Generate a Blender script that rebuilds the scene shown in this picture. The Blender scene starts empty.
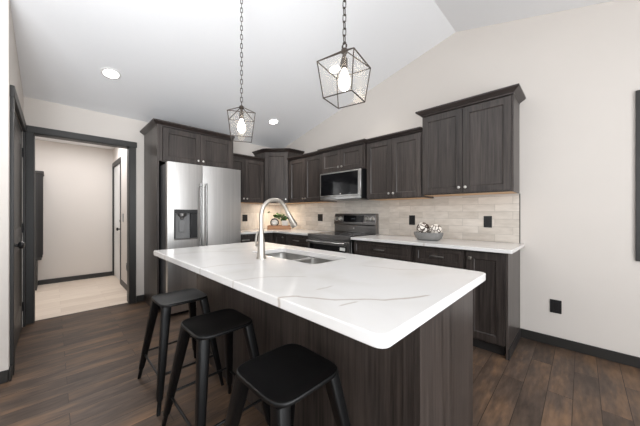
import bpy, bmesh, math, random
from mathutils import Vector, Matrix
random.seed(7)
SC = bpy.context.scene
COL = SC.collection
PI = math.pi

# ------------------------------------------------------------------ camera
cd = bpy.data.cameras.new('camera'); cam = bpy.data.objects.new('camera', cd); COL.objects.link(cam)
cam.location = (4.30, -3.22, 1.21)
cam.rotation_euler = (PI / 2, 0, math.atan2(.7038, .7105))
cd.sensor_width = 36.0; cd.lens = 264.5 * 36 / 640; cd.clip_start = .02
SC.camera = cam
# ------------------------------------------------------------------ world, window light, added fill lights, exposure
SC.view_settings.view_transform = 'Standard'; SC.view_settings.look = 'None'
SC.view_settings.gamma = 1; SC.view_settings.use_curve_mapping = False
SC.view_settings.exposure = 0.38
SC.cycles.use_denoising = True
SC.cycles.max_bounces = 8; SC.cycles.diffuse_bounces = 5
SC.cycles.sample_clamp_indirect = 6
wd = bpy.data.worlds.new('world'); SC.world = wd; wd.use_nodes = True
wd.node_tree.nodes['Background'].inputs[0].default_value = (.93, .97, 1, 1)
wd.node_tree.nodes['Background'].inputs[1].default_value = .6

def area(name, loc, rot, sx, sy, power, color=(1, 1, 1), parent=None):
    l = bpy.data.lights.new(name, 'AREA'); l.shape = 'RECTANGLE'; l.size = sx; l.size_y = sy
    l.energy = power; l.color = color
    o = bpy.data.objects.new(name, l); COL.objects.link(o); o.location = loc; o.rotation_euler = rot
    if parent: o.parent = parent
    return o
def point(name, loc, power, color, radius, parent=None):
    l = bpy.data.lights.new(name, 'POINT'); l.energy = power; l.color = color; l.shadow_soft_size = radius
    o = bpy.data.objects.new(name, l); COL.objects.link(o); o.location = loc
    if parent: o.parent = parent
    return o
# daylight through the living area's big windows (openings in the walls behind the camera)
area('daylight_rear_windows', (3.9, -7.9, 1.35), (PI / 2, 0, 0), 4.2, 2.1, 4, (.94, .97, 1))
area('daylight_patio_door', (6.18, -2.4, 1.15), (PI / 2, 0, PI / 2), 2.6, 2.0, 66, (.94, .97, 1))
def aim(dx, dy, dz): return Vector((dx, dy, dz)).to_track_quat('-Z', 'Y').to_euler()
area('ceiling_fill_uplight', (4.6, -4.5, .9), aim(-.12, .1, .95), 1.9, 1.5, 92, (.93, .965, 1))  # unseen up-facing fill behind the camera, added to brighten the ceiling
fl = bpy.data.lights.new('bounce_flash', 'SPOT'); fl.energy = 150; fl.spot_size = math.radians(82); fl.spot_blend = 1.0; fl.shadow_soft_size = .35; fl.color = (.93, .965, 1)
flo = bpy.data.objects.new('bounce_flash', fl); COL.objects.link(flo); flo.location = (4.2, -3.8, 1.7); flo.rotation_euler = aim(-3.7, 2.3, 1.1)
area('hall_fill_light', (-1.1, -3.0, 2.42), (0, 0, 0), 1.0, 1.0, 17, (.98, .98, 1))  # added area light without a fixture, brightens the hall from above

# ------------------------------------------------------------------ mesh helpers
class MB:
    def __init__(s): s.bm = bmesh.new()
    def quad(s, pts):
        return s.bm.faces.new([s.bm.verts.new(p) for p in pts])
    def box(s, x0, x1, y0, y1, z0, z1):
        x0, x1 = sorted((x0, x1)); y0, y1 = sorted((y0, y1)); z0, z1 = sorted((z0, z1))
        v = [s.bm.verts.new(p) for p in ((x0,y0,z0),(x1,y0,z0),(x1,y1,z0),(x0,y1,z0),(x0,y0,z1),(x1,y0,z1),(x1,y1,z1),(x0,y1,z1))]
        for f in ((3,2,1,0),(4,5,6,7),(0,1,5,4),(1,2,6,5),(2,3,7,6),(3,0,4,7)): s.bm.faces.new([v[i] for i in f])
        return s
    def loft(s, loops, cap=True, closed=True):
        L = [[s.bm.verts.new(p) for p in lp] for lp in loops]
        n = len(L[0])
        for a, b in zip(L, L[1:]):
            for i in range(n if closed else n - 1):
                j = (i + 1) % n
                s.bm.faces.new((a[i], a[j], b[j], b[i]))
        if cap:
            s.bm.faces.new(L[0][::-1]); s.bm.faces.new(L[-1])
        return s
    def prism(s, pts, axis, a, b):
        def m(p, t):
            return {'x': (t, p[0], p[1]), 'y': (p[0], t, p[1]), 'z': (p[0], p[1], t)}[axis]
        return s.loft([[m(p, a) for p in pts], [m(p, b) for p in pts]])
    def tube(s, pts, r, seg=12, cap=True):
        pts = [Vector(p) for p in pts]; n = len(pts)
        rs = r if isinstance(r, (list, tuple)) else [r] * n
        loops = []; up = None
        for i, p in enumerate(pts):
            t = (pts[min(i + 1, n - 1)] - pts[max(i - 1, 0)]).normalized()
            if up is None:
                up = Vector((0, 0, 1)) if abs(t.z) < .9 else Vector((1, 0, 0))
            u = (up - t * up.dot(t)).normalized(); w = t.cross(u); up = u
            loops.append([p + rs[i] * (math.cos(2*PI*k/seg) * u + math.sin(2*PI*k/seg) * w) for k in range(seg)])
        return s.loft(loops, cap)
    def lathe(s, prof, c=(0, 0, 0), seg=24, axis='z', sx=1, sy=1, cap=True):
        loops = []
        for r, h in prof:
            lp = []
            for k in range(seg):
                a = 2 * PI * k / seg; p = (r * math.cos(a) * sx, r * math.sin(a) * sy, h)
                if axis == 'y': p = (p[0], -p[2], p[1])
                if axis == 'x': p = (p[2], p[0], p[1])
                lp.append((c[0] + p[0], c[1] + p[1], c[2] + p[2]))
            loops.append(lp)
        return s.loft(loops, cap)
    def sphere(s, c, r, seg=20, rings=12, scale=(1, 1, 1)):
        loops = []
        for i in range(1, rings):
            a = PI * i / rings
            loops.append([(c[0] + r*scale[0]*math.sin(a)*math.cos(2*PI*k/seg), c[1] + r*scale[1]*math.sin(a)*math.sin(2*PI*k/seg), c[2] - r*scale[2]*math.cos(a)) for k in range(seg)])
        return s.loft(loops)
    def torus(s, c, R, r, mat=None, seg=20, sec=8, sy=1.0):
        mat = mat or Matrix.Identity(3)
        L = []
        for i in range(seg):
            a = 2 * PI * i / seg; ring = []
            for k in range(sec):
                b = 2 * PI * k / sec
                p = Vector(((R + r * math.cos(b)) * math.cos(a), (R + r * math.cos(b)) * math.sin(a) + sy * (1 if math.sin(a) > 0 else -1) * (abs(math.sin(a)) > 1e-6), r * math.sin(b))) if sy != 1.0 else Vector(((R + r * math.cos(b)) * math.cos(a), (R + r * math.cos(b)) * math.sin(a), r * math.sin(b)))
                ring.append(s.bm.verts.new(Vector(c) + mat @ p))
            L.append(ring)
        for i in range(seg):
            for k in range(sec):
                s.bm.faces.new((L[i][k], L[(i+1) % seg][k], L[(i+1) % seg][(k+1) % sec], L[i][(k+1) % sec]))
        return s
    def build(s, name, m, parent=None, loc=None, rotz=0, bevel=0, seg=1, smooth=35):
        bmesh.ops.recalc_face_normals(s.bm, faces=s.bm.faces)
        me = bpy.data.meshes.new(name); s.bm.to_mesh(me); s.bm.free()
        me.materials.append(m)
        if smooth:
            for p in me.polygons: p.use_smooth = True
            me.set_sharp_from_angle(angle=math.radians(smooth))
        o = bpy.data.objects.new(name, me); COL.objects.link(o)
        if parent: o.parent = parent
        if loc: o.location = loc
        o.rotation_euler = (0, 0, rotz)
        if bevel:
            b = o.modifiers.new('bevel', 'BEVEL'); b.width = bevel; b.segments = seg; b.limit_method = 'ANGLE'; b.angle_limit = math.radians(40)
        return o

def tag(o, label, cat, group=None):
    o['label'] = label; o['category'] = cat
    if group: o['group'] = group
    return o
def thing(name, label, cat, loc=(0, 0, 0), rotz=0, group=None):
    o = bpy.data.objects.new(name, None); COL.objects.link(o); o.empty_display_size = .1
    o.location = loc; o.rotation_euler = (0, 0, rotz)
    return tag(o, label, cat, group)
def struct(o, label=None):
    o['kind'] = 'structure'
    if label: o['label'] = label
    return o
def rrect(x0, x1, y0, y1, r, n=5):
    pts = []
    for cx, cy, a0 in ((x1-r, y1-r, 0), (x0+r, y1-r, PI/2), (x0+r, y0+r, PI), (x1-r, y0+r, 3*PI/2)):
        for k in range(n):
            a = a0 + PI/2 * k / (n - 1)
            pts.append((cx + r*math.cos(a), cy + r*math.sin(a)))
    return pts
def bar(mb, a, b, w):
    mb.tube([a, b], w, 4 if w < .0035 else 8)

# ------------------------------------------------------------------ materials
def newmat(name):
    m = bpy.data.materials.new(name); m.use_nodes = True
    nt = m.node_tree; return m, nt, nt.nodes['Principled BSDF']
def N(nt, t, **kw):
    n = nt.nodes.new(t)
    for k, v in kw.items(): setattr(n, k, v)
    return n
def srgb(r, g, b):
    f = lambda c: (c/255/12.92 if c/255 <= .04045 else ((c/255+.055)/1.055)**2.4)
    return (f(r), f(g), f(b), 1)
def plain(name, col, rough=.5, metal=0, noise=0, scale=30, spec=None, bump=0, stretch=(1,1,1)):
    m, nt, p = newmat(name)
    p.inputs['Base Color'].default_value = col; p.inputs['Roughness'].default_value = rough; p.inputs['Metallic'].default_value = metal
    if spec is not None: p.inputs['Specular IOR Level'].default_value = spec
    tc = N(nt, 'ShaderNodeTexCoord'); mp = N(nt, 'ShaderNodeMapping'); mp.inputs['Scale'].default_value = stretch
    nt.links.new(tc.outputs['Object'], mp.inputs[0])
    nz = N(nt, 'ShaderNodeTexNoise'); nz.inputs['Scale'].default_value = scale; nz.inputs['Detail'].default_value = 4
    nt.links.new(mp.outputs[0], nz.inputs['Vector'])
    mr = N(nt, 'ShaderNodeMapRange'); mr.inputs[3].default_value = 1 - noise; mr.inputs[4].default_value = 1 + noise
    nt.links.new(nz.outputs['Fac'], mr.inputs[0])
    mx = N(nt, 'ShaderNodeMix', data_type='RGBA', blend_type='MULTIPLY'); mx.inputs[0].default_value = 1
    mx.inputs[6].default_value = col
    nt.links.new(mr.outputs[0], mx.inputs[7]); nt.links.new(mx.outputs[2], p.inputs['Base Color'])
    if bump:
        bp = N(nt, 'ShaderNodeBump'); bp.inputs['Strength'].default_value = bump; bp.inputs['Distance'].default_value = .002
        nt.links.new(nz.outputs['Fac'], bp.inputs['Height']); nt.links.new(bp.outputs[0], p.inputs['Normal'])
    return m
def wood(name, c1, c2, rough, axis='z', fine=70, rnd=.15):
    m, nt, p = newmat(name)
    tc = N(nt, 'ShaderNodeTexCoord'); mp = N(nt, 'ShaderNodeMapping')
    sc = [1, 1, 1]; sc['xyz'.index(axis)] = .035; mp.inputs['Scale'].default_value = sc
    oi = N(nt, 'ShaderNodeObjectInfo')
    ad = N(nt, 'ShaderNodeVectorMath', operation='ADD')
    nt.links.new(tc.outputs['Object'], ad.inputs[0]); nt.links.new(oi.outputs['Random'], ad.inputs[1])
    nt.links.new(ad.outputs[0], mp.inputs[0])
    n1 = N(nt, 'ShaderNodeTexNoise'); n1.inputs['Scale'].default_value = fine; n1.inputs['Detail'].default_value = 5; n1.inputs['Roughness'].default_value = .65
    n2 = N(nt, 'ShaderNodeTexNoise'); n2.inputs['Scale'].default_value = fine * .13; n2.inputs['Detail'].default_value = 2
    nt.links.new(mp.outputs[0], n1.inputs['Vector']); nt.links.new(mp.outputs[0], n2.inputs['Vector'])
    av = N(nt, 'ShaderNodeMath', operation='MULTIPLY_ADD'); av.inputs[1].default_value = .5; nt.links.new(n2.outputs['Fac'], av.inputs[0]); nt.links.new(n1.outputs['Fac'], av.inputs[2])
    mr = N(nt, 'ShaderNodeMapRange'); mr.inputs[1].default_value = .52; mr.inputs[2].default_value = .98
    nt.links.new(av.outputs[0], mr.inputs[0])
    mx = N(nt, 'ShaderNodeMix', data_type='RGBA'); mx.inputs[6].default_value = c1; mx.inputs[7].default_value = c2
    nt.links.new(mr.outputs[0], mx.inputs[0])
    hs = N(nt, 'ShaderNodeMapRange'); hs.inputs[3].default_value = 1 - rnd; hs.inputs[4].default_value = 1 + rnd
    nt.links.new(oi.outputs['Random'], hs.inputs[0])
    m2 = N(nt, 'ShaderNodeMix', data_type='RGBA', blend_type='MULTIPLY'); m2.inputs[0].default_value = 1
    nt.links.new(mx.outputs[2], m2.inputs[6]); nt.links.new(hs.outputs[0], m2.inputs[7])
    nt.links.new(m2.outputs[2], p.inputs['Base Color']); p.inputs['Roughness'].default_value = rough
    return m
def emit(name, col, s):
    m, nt, p = newmat(name)
    p.inputs['Base Color'].default_value = (1, 1, 1, 1)
    p.inputs['Emission Color'].default_value = col; p.inputs['Emission Strength'].default_value = s
    return m

M_WALL = plain('wall_paint', srgb(213, 206, 199), .75, noise=.015, scale=3)
M_CEIL = plain('ceiling_paint', srgb(243, 243, 244), .8, noise=.01, scale=40, bump=.15)
M_TRIM = plain('charcoal_trim', srgb(39, 37, 35), .45, noise=.12, scale=25, stretch=(1, 1, .1))
M_CAB = wood('dark_stained_maple', srgb(30, 26, 24), srgb(77, 69, 65), .34)
M_CABX = wood('dark_stained_crown', srgb(36, 30, 28), srgb(58, 49, 46), .36, axis='x', rnd=.05)
M_KICK = plain('toe_kick_black', srgb(30, 27, 26), .6)
M_MAPLE = wood('raw_maple_underside', srgb(196, 152, 108), srgb(222, 184, 140), .5, axis='x')
M_DECK = wood('oak_tray', srgb(140, 98, 68), srgb(182, 134, 96), .5, axis='x', fine=40)
M_STEEL = plain('stainless', (.62, .605, .59, 1), .34, 1, noise=.16, scale=60, stretch=(1, 1, .015))
M_STEELH = plain('stainless_horizontal', (.42, .415, .41, 1), .3, 1, noise=.06, scale=90, stretch=(.02, 1, 1))
M_SLATE = plain('dark_steel', (.24, .23, .225, 1), .3, 1, noise=.06, scale=90, stretch=(.02, 1, 1))
M_HANDLE = plain('handle_steel', (.27, .265, .26, 1), .32, 1)
M_NICKEL = plain('brushed_nickel', (.50, .465, .42, 1), .33, 1, noise=.03, scale=60)
M_SINK = plain('sink_steel', (.58, .57, .55, 1), .30, 1, noise=.02, scale=60)
M_KNOB = plain('knob_nickel', (.66, .64, .61, 1), .3, 1)
M_FSIDE = plain('fridge_grey_side', srgb(70, 70, 72), .5)
M_BGLASS = plain('black_glass', (.006, .006, .007, 1), .08, spec=.25)
M_BPLAST = plain('black_plastic', (.012, .012, .013, 1), .35)
M_GPLAST = plain('grey_plastic', srgb(120, 120, 120), .4)
M_STOOL = plain('black_powder_coat', (.005, .005, .0053, 1), .33, noise=.1, scale=200, spec=.3)
M_IRON = plain('aged_bronze', srgb(72, 64, 58), .45, .7)
M_WHITE = plain('white_paint', srgb(235, 234, 232), .4)
M_STICK = plain('sticker_paper', srgb(235, 235, 230), .6)
M_BOWL = plain('grey_stone_bowl', srgb(125, 124, 122), .6, noise=.25, scale=60)
M_LEAF = plain('leaf_green', srgb(78, 112, 58), .5, noise=.3, scale=30)
M_STEM = plain('stem_green', srgb(90, 100, 60), .6)
M_POT = plain('white_ceramic', srgb(232, 228, 222), .3)
M_RING = plain('black_enamel', srgb(24, 23, 24), .35)
M_BULB = emit('bulb_glow', (1, .86, .66, 1), 14)
M_LENS = emit('recessed_lens', (1, .97, .92, 1), 12)
M_LED = emit('warm_led', (1, .82, .6, 1), 1.2)
M_DISP = plain('display_grey', srgb(70, 74, 78), .3)

# thin window glass
def glass(name, haze, rough=.15):
    m, nt, p = newmat(name)
    nt.nodes.remove(p); out = nt.nodes['Material Output']
    tr = N(nt, 'ShaderNodeBsdfTransparent'); gl = N(nt, 'ShaderNodeBsdfGlossy'); gl.inputs['Roughness'].default_value = rough
    df = N(nt, 'ShaderNodeBsdfTranslucent'); df.inputs[0].default_value = (.95, .95, .95, 1)
    m1 = N(nt, 'ShaderNodeMixShader'); m1.inputs[0].default_value = haze
    m2 = N(nt, 'ShaderNodeMixShader'); m2.inputs[0].default_value = .02
    nt.links.new(tr.outputs[0], m1.inputs[1]); nt.links.new(df.outputs[0], m1.inputs[2])
    nt.links.new(m1.outputs[0], m2.inputs[1]); nt.links.new(gl.outputs[0], m2.inputs[2])
    nt.links.new(m2.outputs[0], out.inputs[0])
    return m
M_PANE = glass('lantern_glass', .06)
M_WIN = glass('window_glass', .0)

def floor_mat():
    m, nt, p = newmat('wood_plank_floor')
    tc = N(nt, 'ShaderNodeTexCoord'); mp = N(nt, 'ShaderNodeMapping'); mp.inputs['Rotation'].default_value = (0, 0, PI/2); mp.inputs['Location'].default_value = (.3, .06, 0)
    nt.links.new(tc.outputs['Object'], mp.inputs[0])
    br = N(nt, 'ShaderNodeTexBrick', offset=.37, offset_frequency=2, squash=1)
    br.inputs['Scale'].default_value = 1; br.inputs['Brick Width'].default_value = 1.15; br.inputs['Row Height'].default_value = .127
    br.inputs['Mortar Size'].default_value = .0018; br.inputs['Mortar Smooth'].default_value = .3; br.inputs['Bias'].default_value = 0
    br.inputs['Color1'].default_value = (0, 0, 0, 1); br.inputs['Color2'].default_value = (1, 1, 1, 1); br.inputs['Mortar'].default_value = (.5, .5, .5, 1)
    nt.links.new(mp.outputs[0], br.inputs['Vector'])
    ms = N(nt, 'ShaderNodeMapping'); ms.inputs['Scale'].default_value = (1, .2, 1)
    ad = N(nt, 'ShaderNodeVectorMath', operation='MULTIPLY_ADD'); ad.inputs[1].default_value = (3, 3, 3)
    nt.links.new(br.outputs['Color'], ad.inputs[0]); nt.links.new(tc.outputs['Object'], ad.inputs[2])
    nt.links.new(ad.outputs[0], ms.inputs[0])
    n1 = N(nt, 'ShaderNodeTexNoise'); n1.inputs['Scale'].default_value = 7; n1.inputs['Detail'].default_value = 5; n1.inputs['Roughness'].default_value = .6
    n2 = N(nt, 'ShaderNodeTexNoise'); n2.inputs['Scale'].default_value = 45; n2.inputs['Detail'].default_value = 3
    nt.links.new(ms.outputs[0], n1.inputs['Vector']); nt.links.new(ms.outputs[0], n2.inputs['Vector'])
    cr = N(nt, 'ShaderNodeValToRGB')
    e = cr.color_ramp.elements
    e[0].position = .3; e[0].color = srgb(68, 57, 50); e[1].position = .72; e[1].color = srgb(138, 107, 81)
    k = e.new(.48); k.color = srgb(94, 78, 67)
    nt.links.new(n1.outputs['Fac'], cr.inputs[0])
    hv = N(nt, 'ShaderNodeMapRange'); hv.inputs[3].default_value = .66; hv.inputs[4].default_value = .88
    nt.links.new(br.outputs['Color'], hv.inputs[0])
    fv = N(nt, 'ShaderNodeMapRange'); fv.inputs[1].default_value = .25; fv.inputs[2].default_value = .75; fv.inputs[3].default_value = .74; fv.inputs[4].default_value = 1.22
    nt.links.new(n2.outputs['Fac'], fv.inputs[0])
    mm = N(nt, 'ShaderNodeMath', operation='MULTIPLY'); nt.links.new(hv.outputs[0], mm.inputs[0]); nt.links.new(fv.outputs[0], mm.inputs[1])
    mx = N(nt, 'ShaderNodeMix', data_type='RGBA', blend_type='MULTIPLY'); mx.inputs[0].default_value = 1
    nt.links.new(cr.outputs[0], mx.inputs[6]); nt.links.new(mm.outputs[0], mx.inputs[7])
    mo = N(nt, 'ShaderNodeMix', data_type='RGBA'); mo.inputs[7].default_value = srgb(40, 30, 25)
    nt.links.new(br.outputs['Fac'], mo.inputs[0]); nt.links.new(mx.outputs[2], mo.inputs[6])
    nt.links.new(mo.outputs[2], p.inputs['Base Color'])
    p.inputs['Roughness'].default_value = .42; p.inputs['Specular IOR Level'].default_value = .25
    bp = N(nt, 'ShaderNodeBump'); bp.inputs['Strength'].default_value = .35; bp.inputs['Distance'].default_value = .002
    sb = N(nt, 'ShaderNodeMath', operation='SUBTRACT'); nt.links.new(n1.outputs['Fac'], sb.inputs[0]); nt.links.new(br.outputs['Fac'], sb.inputs[1])
    nt.links.new(sb.outputs[0], bp.inputs['Height']); nt.links.new(bp.outputs[0], p.inputs['Normal'])
    return m
M_FLOOR = floor_mat()

def brick_mat(name, ca, cb, mortar, bw, rh, ms, rough, rot, streak, loc=(0,0,0)):
    m, nt, p = newmat(name)
    tc = N(nt, 'ShaderNodeTexCoord'); mp = N(nt, 'ShaderNodeMapping'); mp.inputs['Rotation'].default_value = rot; mp.inputs['Location'].default_value = loc
    nt.links.new(tc.outputs['Object'], mp.inputs[0])
    br = N(nt, 'ShaderNodeTexBrick', offset=.5)
    br.inputs['Scale'].default_value = 1; br.inputs['Brick Width'].default_value = bw; br.inputs['Row Height'].default_value = rh
    br.inputs['Mortar Size'].default_value = ms; br.inputs['Mortar Smooth'].default_value = .2
    br.inputs['Color1'].default_value = (0,0,0,1); br.inputs['Color2'].default_value = (1,1,1,1); br.inputs['Mortar'].default_value = (.5,.5,.5,1)
    nt.links.new(mp.outputs[0], br.inputs['Vector'])
    st = N(nt, 'ShaderNodeMapping'); st.inputs['Scale'].default_value = streak
    ad = N(nt, 'ShaderNodeVectorMath', operation='MULTIPLY_ADD'); ad.inputs[1].default_value = (2, 2, 2)
    nt.links.new(br.outputs['Color'], ad.inputs[0]); nt.links.new(mp.outputs[0], ad.inputs[2]); nt.links.new(ad.outputs[0], st.inputs[0])
    nz = N(nt, 'ShaderNodeTexNoise'); nz.inputs['Scale'].default_value = 9; nz.inputs['Detail'].default_value = 5
    nt.links.new(st.outputs[0], nz.inputs['Vector'])
    sm = N(nt, 'ShaderNodeMath', operation='MULTIPLY_ADD'); sm.inputs[1].default_value = .45
    nt.links.new(br.outputs['Color'], sm.inputs[0]); nt.links.new(nz.outputs['Fac'], sm.inputs[2])
    mr = N(nt, 'ShaderNodeMapRange'); mr.inputs[1].default_value = .35; mr.inputs[2].default_value = 1.1
    nt.links.new(sm.outputs[0], mr.inputs[0])
    mx = N(nt, 'ShaderNodeMix', data_type='RGBA'); mx.inputs[6].default_value = ca; mx.inputs[7].default_value = cb
    nt.links.new(mr.outputs[0], mx.inputs[0])
    mo = N(nt, 'ShaderNodeMix', data_type='RGBA'); mo.inputs[7].default_value = mortar
    nt.links.new(br.outputs['Fac'], mo.inputs[0]); nt.links.new(mx.outputs[2], mo.inputs[6])
    nt.links.new(mo.outputs[2], p.inputs['Base Color']); p.inputs['Roughness'].default_value = rough
    bp = N(nt, 'ShaderNodeBump'); bp.inputs['Strength'].default_value = .5; bp.inputs['Distance'].default_value = .002; bp.invert = True
    nt.links.new(br.outputs['Fac'], bp.inputs['Height']); nt.links.new(bp.outputs[0], p.inputs['Normal'])
    return m
TA, TB, TM = srgb(190, 181, 170), srgb(224, 216, 206), srgb(172, 165, 157)
M_TILEX = brick_mat('stone_tile_range_side', TA, TB, TM, .305, .0775, .0015, .3, (PI/2, 0, 0), (1, 3, 3), (0, .914, 0))
M_TILEY = brick_mat('stone_tile_fridge_side', TA, TB, TM, .305, .0775, .0015, .3, (PI/2, 0, PI/2), (1, 3, 3), (0, .914, 0))
M_HALLF = brick_mat('pale_hall_planks', srgb(214, 197, 180), srgb(238, 224, 208), srgb(204, 188, 172), .9, .2, .0015, .45, (0, 0, PI/2), (.4, 3, 1))

def quartz(name, veins, loc=(0, 0)):
    m, nt, p = newmat(name)
    tc = N(nt, 'ShaderNodeTexCoord')
    nz = N(nt, 'ShaderNodeTexNoise'); nz.inputs['Scale'].default_value = 5; nz.inputs['Detail'].default_value = 4
    nt.links.new(tc.outputs['Object'], nz.inputs['Vector'])
    wob = N(nt, 'ShaderNodeMath', operation='MULTIPLY_ADD'); wob.inputs[1].default_value = .06; wob.inputs[2].default_value = -.03
    nt.links.new(nz.outputs['Fac'], wob.inputs[0])
    sep = N(nt, 'ShaderNodeSeparateXYZ'); nt.links.new(tc.outputs['Object'], sep.inputs[0])
    big = N(nt, 'ShaderNodeTexNoise'); big.inputs['Scale'].default_value = 2.2; big.inputs['Detail'].default_value = 3; big.inputs['Distortion'].default_value = 1.2
    nt.links.new(tc.outputs['Object'], big.inputs['Vector'])
    def math_(op, a, b=None, c=None):
        n = N(nt, 'ShaderNodeMath', operation=op)
        for i, v in enumerate((a, b, c)):
            if v is None: continue
            if isinstance(v, (int, float)): n.inputs[i].default_value = v
            else: nt.links.new(v, n.inputs[i])
        return n.outputs[0]
    tot = None
    for (x0, y0, x1, y1, w, s) in veins:
        d = Vector((x1 - x0, y1 - y0)); L = d.length; d.normalize()
        u = math_('SUBTRACT', sep.outputs[0], x0); v = math_('SUBTRACT', sep.outputs[1], y0)
        al = math_('MULTIPLY_ADD', u, d.x, math_('MULTIPLY', v, d.y))
        pr = math_('MULTIPLY_ADD', u, -d.y, math_('MULTIPLY', v, d.x))
        dist = math_('ABSOLUTE', math_('ADD', pr, wob.outputs[0]))
        over = math_('MAXIMUM', math_('SUBTRACT', math_('ABSOLUTE', math_('SUBTRACT', al, L/2)), L/2), 0)
        dd = math_('MULTIPLY_ADD', over, .35, dist)
        mr = N(nt, 'ShaderNodeMapRange', interpolation_type='SMOOTHSTEP'); mr.inputs[1].default_value = 0; mr.inputs[2].default_value = w
        mr.inputs[3].default_value = s; mr.inputs[4].default_value = 0
        nt.links.new(dd, mr.inputs[0])
        tot = mr.outputs[0] if tot is None else math_('MAXIMUM', tot, mr.outputs[0])
    base = N(nt, 'ShaderNodeMix', data_type='RGBA'); base.inputs[6].default_value = srgb(228, 226, 224); base.inputs[7].default_value = srgb(219, 216, 212)
    bm_ = N(nt, 'ShaderNodeMapRange'); bm_.inputs[1].default_value = .45; bm_.inputs[2].default_value = .75
    nt.links.new(big.outputs['Fac'], bm_.inputs[0]); nt.links.new(bm_.outputs[0], base.inputs[0])
    mx = N(nt, 'ShaderNodeMix', data_type='RGBA'); mx.inputs[7].default_value = srgb(158, 140, 120)
    nt.links.new(base.outputs[2], mx.inputs[6])
    if tot is not None: nt.links.new(tot, mx.inputs[0])
    else: mx.inputs[0].default_value = 0
    nt.links.new(mx.outputs[2], p.inputs['Base Color']); p.inputs['Roughness'].default_value = .16
    return m
def seglist(pts, w, s): return [(a[0], a[1], b[0], b[1], w, s) for a, b in zip(pts, pts[1:])]
VE = []
VE += seglist([(3.40, -2.75), (3.525, -2.706), (3.575, -2.61), (3.703, -2.545), (3.826, -2.43), (3.905, -2.276)], .010, .6)
VE += seglist([(3.755, -2.57), (3.774, -2.516)], .008, .5)
VE += seglist([(2.855, -2.75), (2.844, -2.543), (2.925, -2.378)], .012, .35)
VE += seglist([(3.439, -1.994), (3.598, -1.948), (3.721, -1.86)], .012, .3)
VE += seglist([(3.569, -2.494), (3.574, -2.429)], .010, .35)
VE += seglist([(2.20, -2.70), (2.26, -2.40), (2.42, -2.2)], .012, .3)
VE += seglist([(3.20, -2.70), (3.26, -2.52), (3.38, -2.40)], .010, .35)
M_QUARTZ = quartz('veined_quartz', VE)
M_QUARTZ2 = quartz('counter_quartz', seglist([(2.6, -.62), (2.75, -.45), (3.0, -.3)], .012, .4) + seglist([(3.2, -.66), (3.42, -.5), (3.7, -.42)], .012, .4))

# ------------------------------------------------------------------ room shell
RIDGE, RZ, EAVE, RX = 3.283, 3.265, 2.475, 6.23
KL = (RZ - EAVE) / RIDGE
def cz(x): return EAVE + KL * x if x <= RIDGE else RZ - (RZ - EAVE) / (RX - RIDGE) * (x - RIDGE)
YB, LW, CX0 = -8.0, -3.445, 1.366
m = MB(); m.box(-.06, RX + .12, YB - .1, .12, -.06, 0); struct(m.build('floor', M_FLOOR, smooth=0))
m = MB(); m.box(-2.35, -.06, -4.0, -2.2, -.06, 0); struct(m.build('floor_hall', M_HALLF, smooth=0))
m = MB()
m.prism([(-.12, EAVE - .029), (RIDGE, RZ), (RIDGE, RZ + .1), (-.12, EAVE + .1)], 'y', YB - .1, .12)
m.prism([(RIDGE, RZ), (RX + .12, EAVE - .03), (RX + .12, EAVE + .1), (RIDGE, RZ + .1)], 'y', YB - .1, .12)
struct(m.build('ceiling', M_CEIL, smooth=0))
m = MB(); m.box(-2.35, -.12, -4.0, -2.2, 2.44, 2.5); struct(m.build('ceiling_hall', M_CEIL, smooth=0))
# range wall (gable) with window opening
WX0, WX1, WZ0, WZ1 = 4.68, 5.78, .925, 2.075
m = MB()
m.prism([(0, 0), (WX0, 0), (WX0, cz(WX0)), (RIDGE, RZ), (0, EAVE)], 'y', 0, .12)
m.prism([(WX1, 0), (RX, 0), (RX, cz(RX)), (WX1, cz(WX1))], 'y', 0, .12)
m.box(WX0, WX1, 0, .12, 0, WZ0)
m.prism([(WX0, WZ1), (WX1, WZ1), (WX1, cz(WX1)), (WX0, cz(WX0))], 'y', 0, .12)
struct(m.build('wall_right', M_WALL, smooth=0))
# fridge wall with hall opening
OY0, OY1, OZ = -3.375, -2.495, 2.098
m = MB()
m.box(-.12, 0, -3.565, OY0, 0, EAVE); m.box(-.12, 0, OY1, .12, 0, EAVE); m.box(-.12, 0, OY0, OY1, OZ, EAVE)
struct(m.build('wall_back', M_WALL, smooth=0))
# left wall with the dark door, and the return that opens into the living area
DX0, DX1, DZ = .09, 1.215, 2.08
m = MB()
m.prism([(0, 0), (DX0, 0), (DX0, cz(DX0)), (0, EAVE)], 'y', LW - .12, LW)
m.prism([(DX1, 0), (CX0, 0), (CX0, cz(CX0)), (DX1, cz(DX1))], 'y', LW - .12, LW)
m.prism([(DX0, DZ), (DX1, DZ), (DX1, cz(DX1)), (DX0, cz(DX0))], 'y', LW - .12, LW)
struct(m.build('wall_left', M_WALL, smooth=0))
m = MB(); m.prism([(CX0 - .12, 0), (CX0, 0), (CX0, cz(CX0)), (CX0 - .12, cz(CX0 - .12))], 'y', YB, LW - .12); struct(m.build('wall_left_return', M_WALL, smooth=0))
# walls behind the camera with large window openings
m = MB()
m.box(RX, RX + .12, -3.8, -1.0, 2.25, 2.45); m.box(RX, RX + .12, -1.0, 0.12, 0, 2.45); m.box(RX, RX + .12, YB, -3.8, 0, 2.45)
struct(m.build('wall_far_right', M_WALL, smooth=0))
m = MB()
m.box(CX0, 1.5, YB - .1, YB, 0, 2.45); m.box(1.5, 6.1, YB - .1, YB, 0, .08); m.box(6.1, RX, YB - .1, YB, 0, 2.45)
m.prism([(CX0, 2.45), (RX, 2.45), (RX, cz(RX)), (RIDGE, RZ), (CX0, cz(CX0))], 'y', YB - .1, YB)
struct(m.build('wall_rear', M_WALL, smooth=0))
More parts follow.
